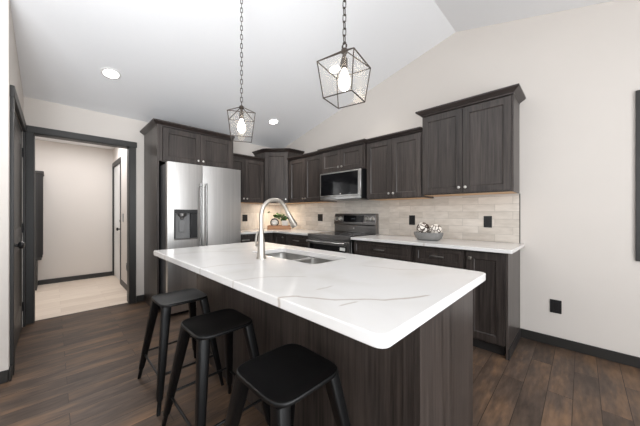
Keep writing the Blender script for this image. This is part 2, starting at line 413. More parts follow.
# hall walls
m = MB(); m.box(-2.30, -2.18, -4.0, -2.2, 0, 2.44); struct(m.build('wall_hall_end', M_WALL, smooth=0))
m = MB(); m.box(-2.18, -.12, -3.95, -3.83, 0, 2.44); struct(m.build('wall_hall_left', M_WALL, smooth=0))
HDX0, HDX1, HDZ = -2.15, -1.34, 2.09
m = MB(); m.box(-2.18, HDX0, -2.40, -2.28, 0, 2.44); m.box(HDX1, -.12, -2.40, -2.28, 0, 2.44); m.box(HDX0, HDX1, -2.40, -2.28, HDZ, 2.44)
struct(m.build('wall_hall_right', M_WALL, smooth=0))

# baseboards
BH, BT = .085, .014
m = MB(); m.box(3.872, RX, -BT, 0, 0, BH); struct(m.build('baseboard_right', M_TRIM, bevel=.003))
m = MB(); m.box(0, BT, -2.425, -2.336, 0, BH); struct(m.build('baseboard_back', M_TRIM, bevel=.003))
m = MB(); m.box(1.29, CX0 + BT, LW, LW + BT, 0, BH); m.box(CX0, CX0 + BT, YB, LW, 0, BH); struct(m.build('baseboard_left', M_TRIM, bevel=.003))
m = MB(); m.box(-2.18, -2.166, -3.83, -2.40, 0, .08); struct(m.build('baseboard_hall_end', M_TRIM))
m = MB(); m.box(-1.26, -.12, -2.414, -2.40, 0, .08); struct(m.build('baseboard_hall_right', M_TRIM))

# casing around the hall opening (jamb liner and flat boards)
CW = .07
m = MB()
m.box(-.13, .006, OY0, OY0 + .012, 0, OZ); m.box(-.13, .006, OY1 - .012, OY1, 0, OZ); m.box(-.13, .006, OY0, OY1, OZ - .012, OZ)
m.box(0, .02, OY0 - CW + .005, OY0 + .005, 0, OZ); m.box(0, .02, OY1 - .005, OY1 + CW - .005, 0, OZ)
m.box(0, .024, OY0 - CW + .002, OY1 + CW + .005, OZ - .005, OZ + .066)
struct(m.build('trim_1', M_TRIM, bevel=.002), 'charcoal casing around the opening to the hall')
# casing around the dark door
m = MB()
m.box(DX1 - .005, DX1 + .075, LW, LW + .02, 0, DZ); m.box(DX0 - .07, DX0 + .005, LW, LW + .02, 0, DZ)
m.box(DX0 - .075, DX1 + .08, LW, LW + .024, DZ - .005, DZ + .08)
struct(m.build('trim_2', M_TRIM, bevel=.002), 'charcoal casing around the dark closed door')

def panel_face(mb, x0, x1, z0, z1, yf, th, fr, rec=.009, ch=.007, rails=None):
    """a frame-and-panel door front at y=yf (facing -y), thickness th, with recessed panels; rails = list of (z0,z1) panels"""
    bm = mb.bm
    pans = rails or [(z0 + fr, z1 - fr)]
    px0, px1 = x0 + fr, x1 - fr
    # back and outer sides
    o = [(x0, z0), (x1, z0), (x1, z1), (x0, z1)]
    F = [bm.verts.new((x, yf, z)) for x, z in o]; B = [bm.verts.new((x, yf + th, z)) for x, z in o]
    bm.faces.new(B[::-1])
    for i in range(4): j = (i+1) % 4; bm.faces.new((F[i], B[i], B[j], F[j]))
    # front: stiles & rails as strips
    mb.quad([(x0, yf, z0), (px0, yf, z0), (px0, yf, z1), (x0, yf, z1)]); mb.quad([(px1, yf, z0), (x1, yf, z0), (x1, yf, z1), (px1, yf, z1)])
    zs = z0
    for a, b in pans:
        mb.quad([(px0, yf, zs), (px1, yf, zs), (px1, yf, a), (px0, yf, a)]); zs = b
        r0 = [(px0, yf, a), (px1, yf, a), (px1, yf, b), (px0, yf, b)]
        r1 = [(px0+ch, yf+rec, a+ch), (px1-ch, yf+rec, a+ch), (px1-ch, yf+rec, b-ch), (px0+ch, yf+rec, b-ch)]
        for i in range(4): j = (i+1) % 4; mb.quad([r0[i], r0[j], r1[j], r1[i]])
        mb.quad(r1)
    mb.quad([(px0, yf, zs), (px1, yf, zs), (px1, yf, z1), (px0, yf, z1)])
    bmesh.ops.remove_doubles(bm, verts=bm.verts, dist=1e-5)

def round_knob(parent, x, y, z, m=M_KNOB):
    k = MB(); k.lathe([(.005, -.001), (.005, .012), (.013, .014), (.015, .02), (.013, .026), (.006, .028)], (x, y, z), 14, 'y'); return k.build('knob', m, parent)

# dark door in the left wall: leaf, knob, hinges  (leaf faces +y)
d = thing('door_1', 'dark charcoal panelled door in left wall beside the hall opening', 'door', (DX1, LW - .005, 0), PI)
d['kind'] = 'structure'
m = MB(); W = DX1 - DX0
panel_face(m, .003, W - .003, .01, DZ - .004, 0, .04, .12, .012, .02, [(.25, .86), (1.06, 1.92)]); m.build('leaf', M_TRIM, d)
m = MB(); m.lathe([(.032, 0), (.032, .006), (.012, .012), (.012, .035), (.026, .042), (.03, .055), (.024, .068), (.008, .072)], (.07, 0, .955), 18, 'y'); m.build('knob', M_RING, d)
for hz in (.22, 1.05, 1.85):
    m = MB(); m.lathe([(.007, -.05), (.007, .05)], (W - .002, -.008, hz), 8); m.box(W - .03, W, -.003, 0, hz - .045, hz + .045); m.build('hinge', M_RING, d)
m = MB(); m.box(DX0 - .01, DX1 + .01, LW - .14, LW - .05, 0, DZ + .01); o = m.build('trim_4', M_TRIM); struct(o)

# white hall door seen at a glance, with dark frame
d = thing('door_2', 'white door with black hardware at the end of the hall', 'door', (HDX0, -2.385, 0), 0); d['kind'] = 'structure'
m = MB(); W = HDX1 - HDX0
panel_face(m, .004, W - .004, .01, HDZ - .004, 0, .04, .11, .01, .02, [(.22, .85), (1.0, 1.95)]); m.build('leaf', M_WHITE, d)
m = MB(); m.lathe([(.03, 0), (.03, .006), (.011, .012), (.011, .035), (.026, .042), (.028, .055), (.02, .066)], (W - .07, 0, .93), 14, 'y'); m.build('knob', M_RING, d)
m = MB(); m.lathe([(.03, 0), (.03, .012), (.022, .02)], (W - .07, 0, 1.07), 14, 'y'); m.build('deadbolt', M_RING, d)
m = MB(); m.box(HDX0 - .03, HDX0 + .008, -2.410, -2.385, 0, HDZ); m.box(HDX1 - .01, HDX1 + .035, -2.410, -2.385, 0, HDZ); m.box(HDX0 - .03, HDX1 + .035, -2.410, -2.385, HDZ, HDZ + .08)
struct(m.build('trim_3', M_TRIM), 'charcoal frame around the white hall door')

# window at the far right
wn = thing('window_1', 'window with charcoal casing at far right of the range wall', 'window', (WX0, 0, WZ0)); wn['kind'] = 'structure'
ww, wh = WX1 - WX0, WZ1 - WZ0
m = MB(); m.box(-.082, .004, -.02, 0, -.09, wh + .09); m.box(ww - .004, ww + .082, -.02, 0, -.09, wh + .09); m.box(0, ww, -.02, 0, wh - .004, wh + .09); m.box(0, ww, -.024, 0, -.09, .004)
m.build('casing', M_TRIM, wn, bevel=.002)
m = MB(); m.box(0, .04, .02, .1, 0, wh); m.box(ww - .04, ww, .02, .1, 0, wh); m.box(.04, ww - .04, .02, .1, wh - .04, wh); m.box(.04, ww - .04, .02, .1, 0, .04); m.box(.04, ww - .04, .03, .09, wh/2 - .02, wh/2 + .02)
m.build('sash', M_TRIM, wn)
m = MB(); m.box(.04, ww - .04, .055, .06, .04, wh - .04); m.build('pane', M_WIN, wn)

# backsplash tile
m = MB(); m.box(.0, 3.865, -.008, 0, .914, 1.388); struct(m.build('wall_backsplash', M_TILEX, smooth=0), 'stone subway tile backsplash on the range wall')
m = MB(); m.box(0, .008, -1.35, -.008, .914, 1.388); struct(m.build('wall_backsplash_corner', M_TILEY, smooth=0), 'stone subway tile backsplash beside the refrigerator')

m = MB(); m.box(3.865, 3.871, -.010, 0, .914, 1.40); struct(m.build('trim_5', M_TRIM, smooth=0), 'thin dark edge strip at the end of the tile')
# ------------------------------------------------------------------ cabinets
def crown(parent, x0, x1, dep, z0, h, out, L=True, R=True):
    m = MB()
    def lp(o, z): return [(x0 - (o if L else 0), -.001, z), (x0 - (o if L else 0), -dep - o, z), (x1 + (o if R else 0), -dep - o, z), (x1 + (o if R else 0), -.001, z)]
    m.loft([lp(.002, z0), lp(.006, z0 + .012), lp(out - .006, z0 + h - .02), lp(out, z0 + h - .014), lp(out, z0 + h)])
    return m.build('crown', M_CABX, parent)
def upper(label, loc, rotz, w, z0, z1, dep, doors, crown_h=.06, out=.045, L=True, R=True, under=True, group=None, top=None, name='wall_cabinet'):
    t = thing(name, label, 'cabinet', loc, rotz, group)
    m = MB(); m.box(0, w, -dep + .021, -.002, z0, z1); m.build('body', M_CAB, t, bevel=.0015)
    n = len(doors)
    for (a, b, kside) in doors:
        m = MB(); panel_face(m, a, b, z0 + .012, z1 - .018, -dep, .02, .058)
        dr = m.build('door', M_CAB, t)
        kx = b - .028 if kside == 'r' else a + .028
        round_knob(dr, kx, -dep, z0 + .012 + .05)
    crown(t, 0, w, dep, z1 - .002, crown_h, out, L, R)
    if under:
        m = MB(); m.box(.015, w - .015, -dep + .04, -.01, z0 - .002, z0 + .001); m.build('underside', M_MAPLE, t)['label'] = 'raw maple underside'
    return t
UZ = 1.385
upper('tall dark wall cabinet right of all the others with white end wall beside it', (3.035, 0, 0), 0, .83, 1.405, 2.276, .34, [(.012, .414, 'r'), (.418, .815, 'l')], .056, .05)
upper('dark two-door wall cabinet between microwave cabinet and tallest right cabinet', (2.293, 0, 0), 0, .742, UZ, 2.122, .34, [(.012, .369, 'r'), (.373, .73, 'l')], .043, .032, False, False)
upper('short dark two-door cabinet directly above the microwave', (1.505, 0, 0), 0, .786, 1.795, 2.118, .385, [(.02, .391, 'r'), (.395, .766, 'l')], .045, .035, True, True, under=False)
upper('dark two-door wall cabinet between corner cabinet and microwave', (.67, 0, 0), 0, .833, UZ, 2.122, .34, [(.03, .424, 'r'), (.428, .815, 'l')], .043, .032, False, False)
upper('dark two-door wall cabinet between refrigerator and corner cabinet', (0, -1.346, 0), PI/2, .742, UZ, 2.122, .34, [(.012, .36, 'r'), (.364, .715, 'l')], .043, .032, False, False)
# diagonal corner cabinet
t = thing('corner_wall_cabinet', 'tall angled dark wall cabinet in the kitchen corner', 'cabinet', (0, 0, 0))
P0, P1 = Vector((.345, -.602)), Vector((.668, -.335))
m = MB(); m.prism([(.002, -.002), (.002, -.602), (.34, -.602), (.662, -.335), (.668, -.002)], 'z', UZ, 2.276); m.build('body', M_CAB, t, bevel=.0015)
ang = math.atan2(P1.y - P0.y, P1.x - P0.x); dl = (P1 - P0).length
m = MB(); panel_face(m, .01, dl - .01, UZ + .012, 2.26, -.022, .02, .06); dr = m.build('door', M_CAB, t, loc=(P0.x, P0.y, 0), rotz=ang)
round_knob(dr, dl - .04, -.022, UZ + .062)
m = MB()
def dl_loop(o, z): return [(.001, -.001, z), (.001, -.602 - o, z), (.345 + o*.42, -.602 - o, z), (.668 + o, -.335 - o*.42, z), (.668 + o, -.001, z)]
m.loft([dl_loop(.004, 2.274), dl_loop(.008, 2.284), dl_loop(.046, 2.316), dl_loop(.052, 2.32), dl_loop(.052, 2.33)]); m.build('crown', M_CABX, t)
m = MB(); m.prism([(.02, -.02), (.02, -.58), (.33, -.58), (.64, -.33), (.64, -.02)], 'z', UZ - .002, UZ + .001); m.build('underside', M_MAPLE, t)['label'] = 'raw maple underside'

# refrigerator surround: tall panels, over-fridge cabinet, crown   (local x -> world +Y, front -y -> world +X)
t = thing('refrigerator_cabinet', 'tall dark surround with two-door cabinet above the refrigerator', 'cabinet', (0, -2.335, 0), PI/2)
m = MB(); m.box(0, .022, -.65, -.002, 0, 2.278); m.build('side_panel', M_CAB, t, bevel=.0015)
m = MB(); m.box(.966, .985, -.65, -.002, 0, 2.278); m.build('side_panel', M_CAB, t, bevel=.0015)
m = MB(); m.box(.023, .965, -.629, -.002, 1.845, 2.278); m.build('body', M_CAB, t)
m = MB(); m.box(.022, .058, -.65, -.629, 1.845, 2.277); m.build('stile', M_CAB, t, bevel=.001)
for a, b, k in ((.064, .511, 'r'), (.515, .962, 'l')):
    m = MB(); panel_face(m, a, b, 1.857, 2.262, -.65, .02, .06); dr = m.build('door', M_CAB, t)
    round_knob(dr, b - .03 if k == 'r' else a + .03, -.65, 1.905)
crown(t, 0, .985, .65, 2.276, .056, .05, True, False)

def pull(parent, x, y, z, w, m=M_KNOB):
    k = MB(); k.box(x - w/2, x + w/2, y - .03, y - .02, z - .006, z + .006)
    k.box(x - w/2 + .008, x - w/2 + .018, y - .022, y, z - .005, z + .005); k.box(x + w/2 - .018, x + w/2 - .008, y - .022, y, z - .005, z + .005)
    return k.build('handle', m, parent, bevel=.0015)
def base(label, loc, rotz, w, fronts, dep=.61, right_panel=False, name='base_cabinet'):
    """fronts: (kind, x0, x1, z0, z1, pull) """
    t = thing(name, label, 'cabinet', loc, rotz)
    m = MB(); m.box(0, w, -dep + .021, -.002, .10, .882); m.build('body', M_CAB, t, bevel=.001)
    m = MB(); m.box(0, w - (.02 if right_panel else 0), -dep + .08, -.01, 0, .10); m.build('toe_kick', M_KICK, t)
    if right_panel:
        m = MB(); m.prism([(-.002, 0), (-.002, .882), (-dep + .02, .882), (-dep + .02, .10), (-dep + .02, 0)], 'x', w, w + .016); m.build('end_panel', M_CAB, t, bevel=.001)
        m = MB(); m.box(w + .016, w + .024, -dep + .02, -.016, 0, .085); m.build('end_baseboard', M_KICK, t)
    for kind, a, b, z0, z1, p in fronts:
        m = MB()
        if kind == 'drawer': panel_face(m, a, b, z0, z1, -dep, .02, .035, .006, .005)
        else: panel_face(m, a, b, z0, z1, -dep, .02, .058)
        f = m.build(kind, M_CAB, t)
        if p == 'c': pull(f, (a + b)/2, -dep, (z0 + z1)/2, .13)
        elif p: 
            k = MB(); xk = a + .03 if p == 'l' else b - .03
            k.box(xk - .014, xk + .014, -dep - .026, -dep - .014, z1 - .068, z1 - .04); k.box(xk - .005, xk + .005, -dep - .014, -dep, z1 - .059, z1 - .049); k.build('handle', M_NICKEL, f, bevel=.002)
    return t
base('dark base cabinet with drawer and doors just right of the range', (2.288, 0, 0), 0, .772, [('drawer', .012, .75, .715, .868, 'c'), ('door', .012, .379, .115, .703, 'r'), ('door', .383, .75, .115, .703, 'l')])
base('dark drawer base cabinet under the decorative bowl', (3.062, 0, 0), 0, .488, [('drawer', .02, .47, .715, .868, 'c'), ('drawer', .02, .47, .42, .703, 'c'), ('drawer', .02, .47, .115, .408, 'c')])
base('narrow full-door dark base cabinet at right end of the counter', (3.552, 0, 0), 0, .302, [('door', .012, .296, .115, .868, 'l')], right_panel=True)
base('dark base cabinet with drawer between corner cabinet and range', (.925, 0, 0), 0, .585, [('drawer', .012, .573, .715, .868, 'c'), ('door', .012, .29, .115, .703, 'r'), ('door', .294, .573, .115, .703, 'l')])
base('dark base cabinet with one door beside the refrigerator', (0, -1.346, 0), PI/2, .42, [('drawer', .012, .408, .715, .868, 'c'), ('door', .012, .408, .115, .703, 'r')])
t = thing('corner_base_cabinet', 'dark L-shaped base cabinet in the kitchen corner below the tray', 'cabinet', (0, 0, 0))
m = MB(); m.prism([(.002, -.002), (.923, -.002), (.923, -.589), (.589, -.589), (.589, -.924), (.002, -.924)], 'z', .10, .882); m.build('body', M_CAB, t, bevel=.001)
m = MB(); m.prism([(.01, -.01), (.92, -.01), (.92, -.53), (.53, -.53), (.53, -.92), (.01, -.92)], 'z', 0, .10); m.build('toe_kick', M_KICK, t)
m = MB(); panel_face(m, .632, .913, .115, .868, -.61, .02, .058); f = m.build('door', M_CAB, t); round_knob(f, .885, -.61, .82)
m = MB(); panel_face(m, 0, .28, .115, .868, -.02, .02, .058); f = m.build('door', M_CAB, t, loc=(.59, -.914, 0), rotz=PI/2)

# countertops
def slab(mb, pts, z0, z1): mb.prism(pts, 'z', z0, z1)
m = MB(); slab(m, [(.009, -.009), (1.511, -.009), (1.511, -.645), (.645, -.645), (.645, -1.345), (.009, -1.345)], .884, .914)
tag(m.build('countertop', M_QUARTZ2, bevel=.003, seg=2), 'white L-shaped quartz countertop in the corner, left of the range', 'countertop')
m = MB(); slab(m, [(2.286, -.009), (3.905, -.009), (3.905, -.655), (2.286, -.655)], .884, .914)
tag(m.build('countertop', M_QUARTZ2, bevel=.003, seg=2), 'white quartz countertop along the wall right of the range', 'countertop')

# ------------------------------------------------------------------ refrigerator
FY0, FYS, FY1 = -2.294, -1.900, -1.374
t = thing('refrigerator', 'stainless side-by-side refrigerator with ice and water dispenser in dark surround', 'refrigerator', (0, FY0, 0), PI/2)
FW, SP = FY1 - FY0, FYS - FY0
m = MB(); m.box(.006, FW - .006, -.85, -.03, .02, 1.79); m.build('body', M_FSIDE, t, bevel=.003)
def bowed_door(mb, x0, x1, z0, z1, y0, y1, bow, hole=None, depth=.06):
    def lin(a, b, n): return [a + (b - a) * k / n for k in range(n)]
    if hole:
        hx0, hx1, hz0, hz1 = hole; xs = lin(x0, hx0, 4) + lin(hx0, hx1, 8) + lin(hx1, x1, 4) + [x1]; zs = [z0, hz0, hz1, z1]
    else: xs = lin(x0, x1, 16) + [x1]; zs = [z0, z1]
    f = lambda x: y0 - bow * (1 - ((x - (x0 + x1)/2) / ((x1 - x0)/2)) ** 2)
    for a, b in zip(xs, xs[1:]):
        for c, d in zip(zs, zs[1:]):
            if hole and a > hx0 - 1e-6 and b < hx1 + 1e-6 and abs(c - hz0) < 1e-6: continue
            mb.quad([(a, f(a), c), (b, f(b), c), (b, f(b), d), (a, f(a), d)])
        for z in (z0, z1): mb.quad([(a, f(a), z), (b, f(b), z), (b, y1, z), (a, y1, z)])
        if hole and a > hx0 - 1e-6 and b < hx1 + 1e-6:
            for z in (hz0, hz1): mb.quad([(a, f(a), z), (b, f(b), z), (b, y0 + depth, z), (a, y0 + depth, z)])
            mb.quad([(a, y0 + depth, hz0), (b, y0 + depth, hz0), (b, y0 + depth, hz1), (a, y0 + depth, hz1)])
        mb.quad([(a, y1, z0), (a, y1, z1), (b, y1, z1), (b, y1, z0)])
    for x in (x0, x1):
        for c, d in zip(zs, zs[1:]): mb.quad([(x, f(x), c), (x, f(x), d), (x, y1, d), (x, y1, c)])
    if hole:
        for x in (hx0, hx1): mb.quad([(x, f(x), hz0), (x, f(x), hz1), (x, y0 + depth, hz1), (x, y0 + depth, hz0)])
    bmesh.ops.remove_doubles(mb.bm, verts=mb.bm.verts, dist=1e-5)
HX0, HX1, HZ0, HZ1 = .067, .333, .895, 1.25
m = MB(); bowed_door(m, 0, SP - .003, .04, 1.806, -.915, -.852, .008, (HX0, HX1, HZ0, HZ1))
dl_ = m.build('door', M_STEEL, t)
m = MB(); bowed_door(m, SP + .003, FW, .04, 1.806, -.912, -.852, .014); dr_ = m.build('door', M_STEEL, t)
for dd, hx in ((dl_, SP - .035), (dr_, SP + .035)):
    m = MB(); m.lathe([(.011, .62), (.011, 1.58)], (hx, -.965, 0), 12)
    for z in (.66, 1.54): m.lathe([(.008, 0), (.008, .048)], (hx, -.918, z), 8, 'y')
    m.build('handle', M_HANDLE, dd)
# dispenser pieces sit in the niche
dp = MB()
dp.box(HX0, HX1, -.923, -.905, HZ1 - .045, HZ1 + .002); dp.box(HX1 - .075, HX1, -.918, -.87, HZ0 + .01, HZ1 - .045); dp.box(HX0, HX0 + .014, -.922, -.87, HZ0, HZ1 - .04)
dp = dp.build('dispenser', M_BPLAST, dl_, bevel=.002)
m = MB(); m.box(HX0 + .015, HX1 - .078, -.875, -.862, HZ0 + .004, HZ1 - .05); m.build('cavity', M_GPLAST, dp)
m = MB(); m.lathe([(.05, 0), (.045, -.03), (.022, -.05), (.018, -.07)], (.165, -.885, HZ1 - .045), 16); m.build('spout', M_STEELH, dp)
m = MB(); m.box(.13, .20, -.89, -.878, .98, 1.13); m.build('paddle', M_GPLAST, dp, bevel=.004)
m = MB(); m.box(HX0, HX1, -.925, -.865, HZ0 - .004, HZ0 + .014); m.build('drip_tray', M_SLATE, dp, bevel=.002)
m = MB(); m.box(.02, FW - .02, -.87, -.80, .0, .038); m.build('grille', M_BPLAST, t)
m = MB(); m.box(.02, .07, -.848, -.78, 1.7905, 1.803); m.build('hinge_cover', M_BPLAST, t, bevel=.003)
m = MB(); m.box(FW - .07, FW - .02, -.848, -.78, 1.7905, 1.803); m.build('hinge_cover', M_BPLAST, t, bevel=.003)

# ------------------------------------------------------------------ range
t = thing('range', 'slate stainless electric range with four knobs between the wall counters', 'oven', (1.516, 0, 0))
RW = .764
m = MB(); m.box(.003, RW - .003, -.625, -.03, .03, .905); m.build('body', M_SLATE, t, bevel=.002)
m = MB(); m.box(.02, RW - .02, -.58, -.05, 0, .03); m.build('plinth', M_KICK, t)
m = MB(); m.box(0, RW, -.655, -.085, .905, .922); m.build('cooktop', M_BGLASS, t, bevel=.003)
m = MB(); m.box(0, RW, -.662, -.654, .885, .924); m.box(0, RW, -.66, -.626, .862, .904); m.build('front_trim', M_SLATE, t, bevel=.002)
m = MB(); panel_face(m, .006, RW - .006, .215, .855, -.665, .038, .055, .004, .003, [(.29, .785)]); od = m.build('oven_door', M_SLATE, t, bevel=.002)
m = MB(); m.box(.055, RW - .055, -.667, -.66, .285, .79); m.build('window', M_BGLASS, od)
m = MB(); m.tube([(.04, -.715, .825), (RW - .04, -.715, .825)], .014, 12)
for x in (.06, RW - .06): m.box(x - .012, x + .012, -.712, -.664, .815, .836)
m.build('handle', M_STEELH, od)
m = MB(); m.box(RW - .155, RW - .07, -.6685, -.667, .735, .775); m.build('sticker', M_STICK, od)['label'] = 'white paper label'
m = MB(); m.box(.006, RW - .006, -.66, -.626, .04, .205); m.build('drawer', M_SLATE, t, bevel=.003)
m = MB(); m.prism([(-.012, .922), (-.085, .922), (-.085, 1.03), (-.1, 1.045), (-.072, 1.19), (-.06, 1.2), (-.012, 1.2)], 'x', .002, RW - .002); m.build('backguard', M_SLATE, t, bevel=.002)
tilt = math.atan2(.028, .145)
def on_guard(z): return -.1 + (z - 1.045) / .145 * .028
m = MB(); m.loft([[(.19, on_guard(1.075) - .001, 1.075), (.56, on_guard(1.075) - .001, 1.075), (.56, on_guard(1.175) - .001, 1.175), (.19, on_guard(1.175) - .001, 1.175)],
                  [(.19, on_guard(1.075) + .004, 1.075), (.56, on_guard(1.075) + .004, 1.075), (.56, on_guard(1.175) + .004, 1.175), (.19, on_guard(1.175) + .004, 1.175)]]); dsp = m.build('display', M_BGLASS, t)
m = MB(); y = on_guard(1.125) - .002
for k in range(3): m.box(.345 + k*.022, .36 + k*.022, y - .001, y + .001, 1.118, 1.134)
m.build('clock_digits', M_DISP, dsp)
for x in (.05, .13, .625, .712):
    m = MB(); m.lathe([(.034, -.002), (.034, .006), (.028, .008), (.025, .032), (.014, .034)], (x, on_guard(1.125), 1.125), 18, 'y'); m.build('knob', M_KNOB, t)
m = MB(); m.lathe([(.011, -.001), (.011, .002)], (RW/2, -.085, .985), 16, 'y'); m.build('badge', M_KNOB, t)
for x, y, r in ((.2, -.22, .08), (.56, -.22, .095), (.2, -.48, .1), (.56, -.48, .08)):
    m = MB(); m.torus((x, y, .9222), r, .0012, seg=28, sec=4); m.build('burner_ring', M_DISP, t)

# ------------------------------------------------------------------ microwave
t = thing('microwave', 'stainless over-the-range microwave with black glass door', 'microwave', (1.512, 0, 0))
MW = .744
m = MB(); m.box(0, MW, -.375, -.01, 1.40, 1.793); m.build('body', M_BPLAST, t, bevel=.002)
m = MB(); m.box(0, MW, -.405, -.376, 1.448, 1.79); dd = m.build('door', M_STEEL, t, bevel=.003)
m = MB(); m.box(.02, MW - .045, -.408, -.404, 1.462, 1.772); m.build('glass', M_BGLASS, dd, bevel=.001)
m = MB(); m.box(0, MW, -.405, -.376, 1.402, 1.446); m.build('vent_strip', M_STEELH, t, bevel=.003)
m = MB()
for k in range(14): m.box(.05 + k*.02, .06 + k*.02, -.4065, -.40, 1.412, 1.418)
m.build('vent_slots', M_BPLAST, t)
m = MB(); m.lathe([(.009, -.001), (.009, .003)], (.40, -.406, 1.478), 14, 'y'); m.build('badge', M_KNOB, dd)
m = MB(); m.box(.55, .575, -.4095, -.407, 1.474, 1.486); m.build('button_mark', M_DISP, dd)
m = MB(); m.box(.04, MW - .04, -.36, -.06, 1.392, 1.399); m.build('grease_filter', M_SLATE, t)

# ------------------------------------------------------------------ island
IX0, IX1, IY0, IY1 = 1.90, 3.91, -2.335, -1.735
t = thing('island_cabinet', 'dark stained kitchen island base under the white quartz top', 'kitchen island', (0, 0, 0))
m = MB(); m.box(IX0 + .02, IX1 - .02, IY0 + .02, IY1 - .02, .09, .60); m.box(IX0 + .02, 2.40, IY0 + .02, IY1 - .02, .60, .876); m.box(3.3, IX1 - .02, IY0 + .02, IY1 - .02, .60, .876); m.box(2.40, 3.3, IY0 + .02, -2.27, .6, .876); m.build('body', M_CAB, t)
m = MB(); m.box(IX0 + .02, IX1 - .02, IY0 + .02, IY1 - .09, 0, .09); m.build('toe_kick', M_KICK, t)
m = MB(); m.box(IX0, IX1 - .063, IY0, IY0 + .019, 0, .876); m.build('back_panel', M_CAB, t)
m = MB(); m.box(IX1 - .062, IX1 - .0195, IY0 - .008, IY0 + .012, 0, .876); m.build('corner_stile', M_CAB, t)
m = MB(); m.box(IX1 - .019, IX1, IY0 - .008, IY1, 0, .876); m.build('end_panel', M_CAB, t)
m = MB(); m.box(IX0, IX0 + .019, IY0 + .02, IY1, 0, .876); m.build('end_panel', M_CAB, t, bevel=.0015)
for k in range(4):
    a = IX0 + .03 + k * .49
    m = MB(); panel_face(m, -a - .48, -a, .115, .86, -.02, .02, .058); m.build('door', M_CAB, t, loc=(0, IY1 - .02, 0), rotz=PI)
# island countertop with sink cut-out
SX0, SX1, SY0, SY1 = 2.50, 3.205, -2.165, -1.845
o = rrect(1.888, 3.965, -2.665, -1.70, .03); h = rrect(SX0, SX1, SY0, SY1, .05)
m = MB(); zt, zb = .914, .878
def ring(a, za, b, zb_):
    n = len(a)
    for i in range(n):
        j = (i+1) % n; m.quad([(*a[i], za), (*a[j], za), (*b[j], zb_), (*b[i], zb_)])
ring(o, zt, h, zt); ring(o, zb, h, zb); ring(o, zt, o, zb); ring(h, zt, h, zb)
bmesh.ops.remove_doubles(m.bm, verts=m.bm.verts, dist=1e-5)
tag(m.build('countertop', M_QUARTZ, bevel=.004, seg=2), 'large white veined quartz top of the island with sink cut into it', 'countertop')
# sink: two basins with a low divider
t = thing('sink', 'undermount stainless double-bowl sink in the island', 'sink', ((SX0 + SX1)/2, (SY0 + SY1)/2, .70))
hx, hy = (SX1 - SX0)/2 + .008, (SY1 - SY0)/2 + .008
def basin(x0, x1):
    b = MB(); zt = .177
    loops = []
    for ins, z, r in ((-.006, zt, .05), (0, zt - .003, .05), (.004, .02, .05), (.012, .006, .045), (.03, 0, .035)):
        loops.append([(x, y, z) for x, y in rrect(x0 + ins, x1 - ins, -hy + ins, hy - ins, r, 6)])
    b.loft(loops, cap=False); b.bm.faces.new([b.bm.verts.new(p) for p in loops[-1]])
    bmesh.ops.remove_doubles(b.bm, verts=b.bm.verts, dist=1e-5)
    o = b.build('basin', M_SINK, t)
    s = o.modifiers.new('solid', 'SOLIDIFY'); s.thickness = .0015; s.offset = -1
    d = MB(); d.lathe([(.045, .001), (.045, .004), (.03, .003), (.028, -.01)], ((x0 + x1)/2, 0, 0), 20); d.build('drain', M_STEELH, o)
basin(-hx, -.018); basin(.018, hx)
m = MB(); m.box(-.021, .021, -hy, hy, .15, .1765); m.build('divider', M_SINK, t, bevel=.006, seg=3)

# faucet
t = thing('faucet', 'brushed nickel gooseneck pull-down faucet on the island', 'faucet', (2.82, -2.268, .914))
m = MB(); m.lathe([(.031, 0), (.031, .006), (.027, .012), (.024, .06), (.021, .12), (.0155, .17), (.0145, .19)], (0, 0, 0), 24); m.build('body', M_NICKEL, t)
def catmull(P, n=6):
    P = [Vector(p) for p in P]; P = [P[0]*2 - P[1]] + P + [P[-1]*2 - P[-2]]; out = []
    for a, b, c, d in zip(P, P[1:], P[2:], P[3:]):
        for k in range(n):
            t_ = k / n
            out.append(.5 * ((2*b) + (c - a)*t_ + (2*a - 5*b + 4*c - d)*t_**2 + (3*b - a - 3*c + d)*t_**3))
    return out + [P[-2]]
pts = catmull([(0, 0, .185), (0, 0, .25), (0, .002, .295), (0, .018, .340), (0, .056, .373), (0, .112, .385), (0, .162, .370), (0, .195, .335), (0, .214, .302)])
m = MB(); m.tube(pts, .0132, 16); m.build('spout', M_NICKEL, t)
e = Vector(pts[-1]); dv = Vector((0, .55, -.83)).normalized()
m = MB(); m.tube([e - dv*.004, e + dv*.006, e + dv*.05, e + dv*.105, e + dv*.12], [.0145, .0165, .0185, .0255, .024], 18); sh = m.build('spray_head', M_NICKEL, t)
m = MB(); nrm = dv.cross(Vector((1, 0, 0))); 
q = e + dv*.045 
side = Vector((0, -dv.z, dv.y)); side = side if side.y < 0 else -side
m.tube([e + dv*.03 + side*.0135, e + dv*.08 + side*.018], .006, 8); m.build('button', M_BPLAST, sh)
m = MB(); m.tube([(-.018, 0, .085), (-.05, 0, .085)], .014, 14); hb = m.build('handle', M_NICKEL, t)
m = MB(); m.tube([(-.05, 0, .085), (-.058, -.004, .105), (-.06, .002, .15), (-.056, .012, .175)], [.009, .008, .007, .006], 10); m.build('lever', M_NICKEL, hb)

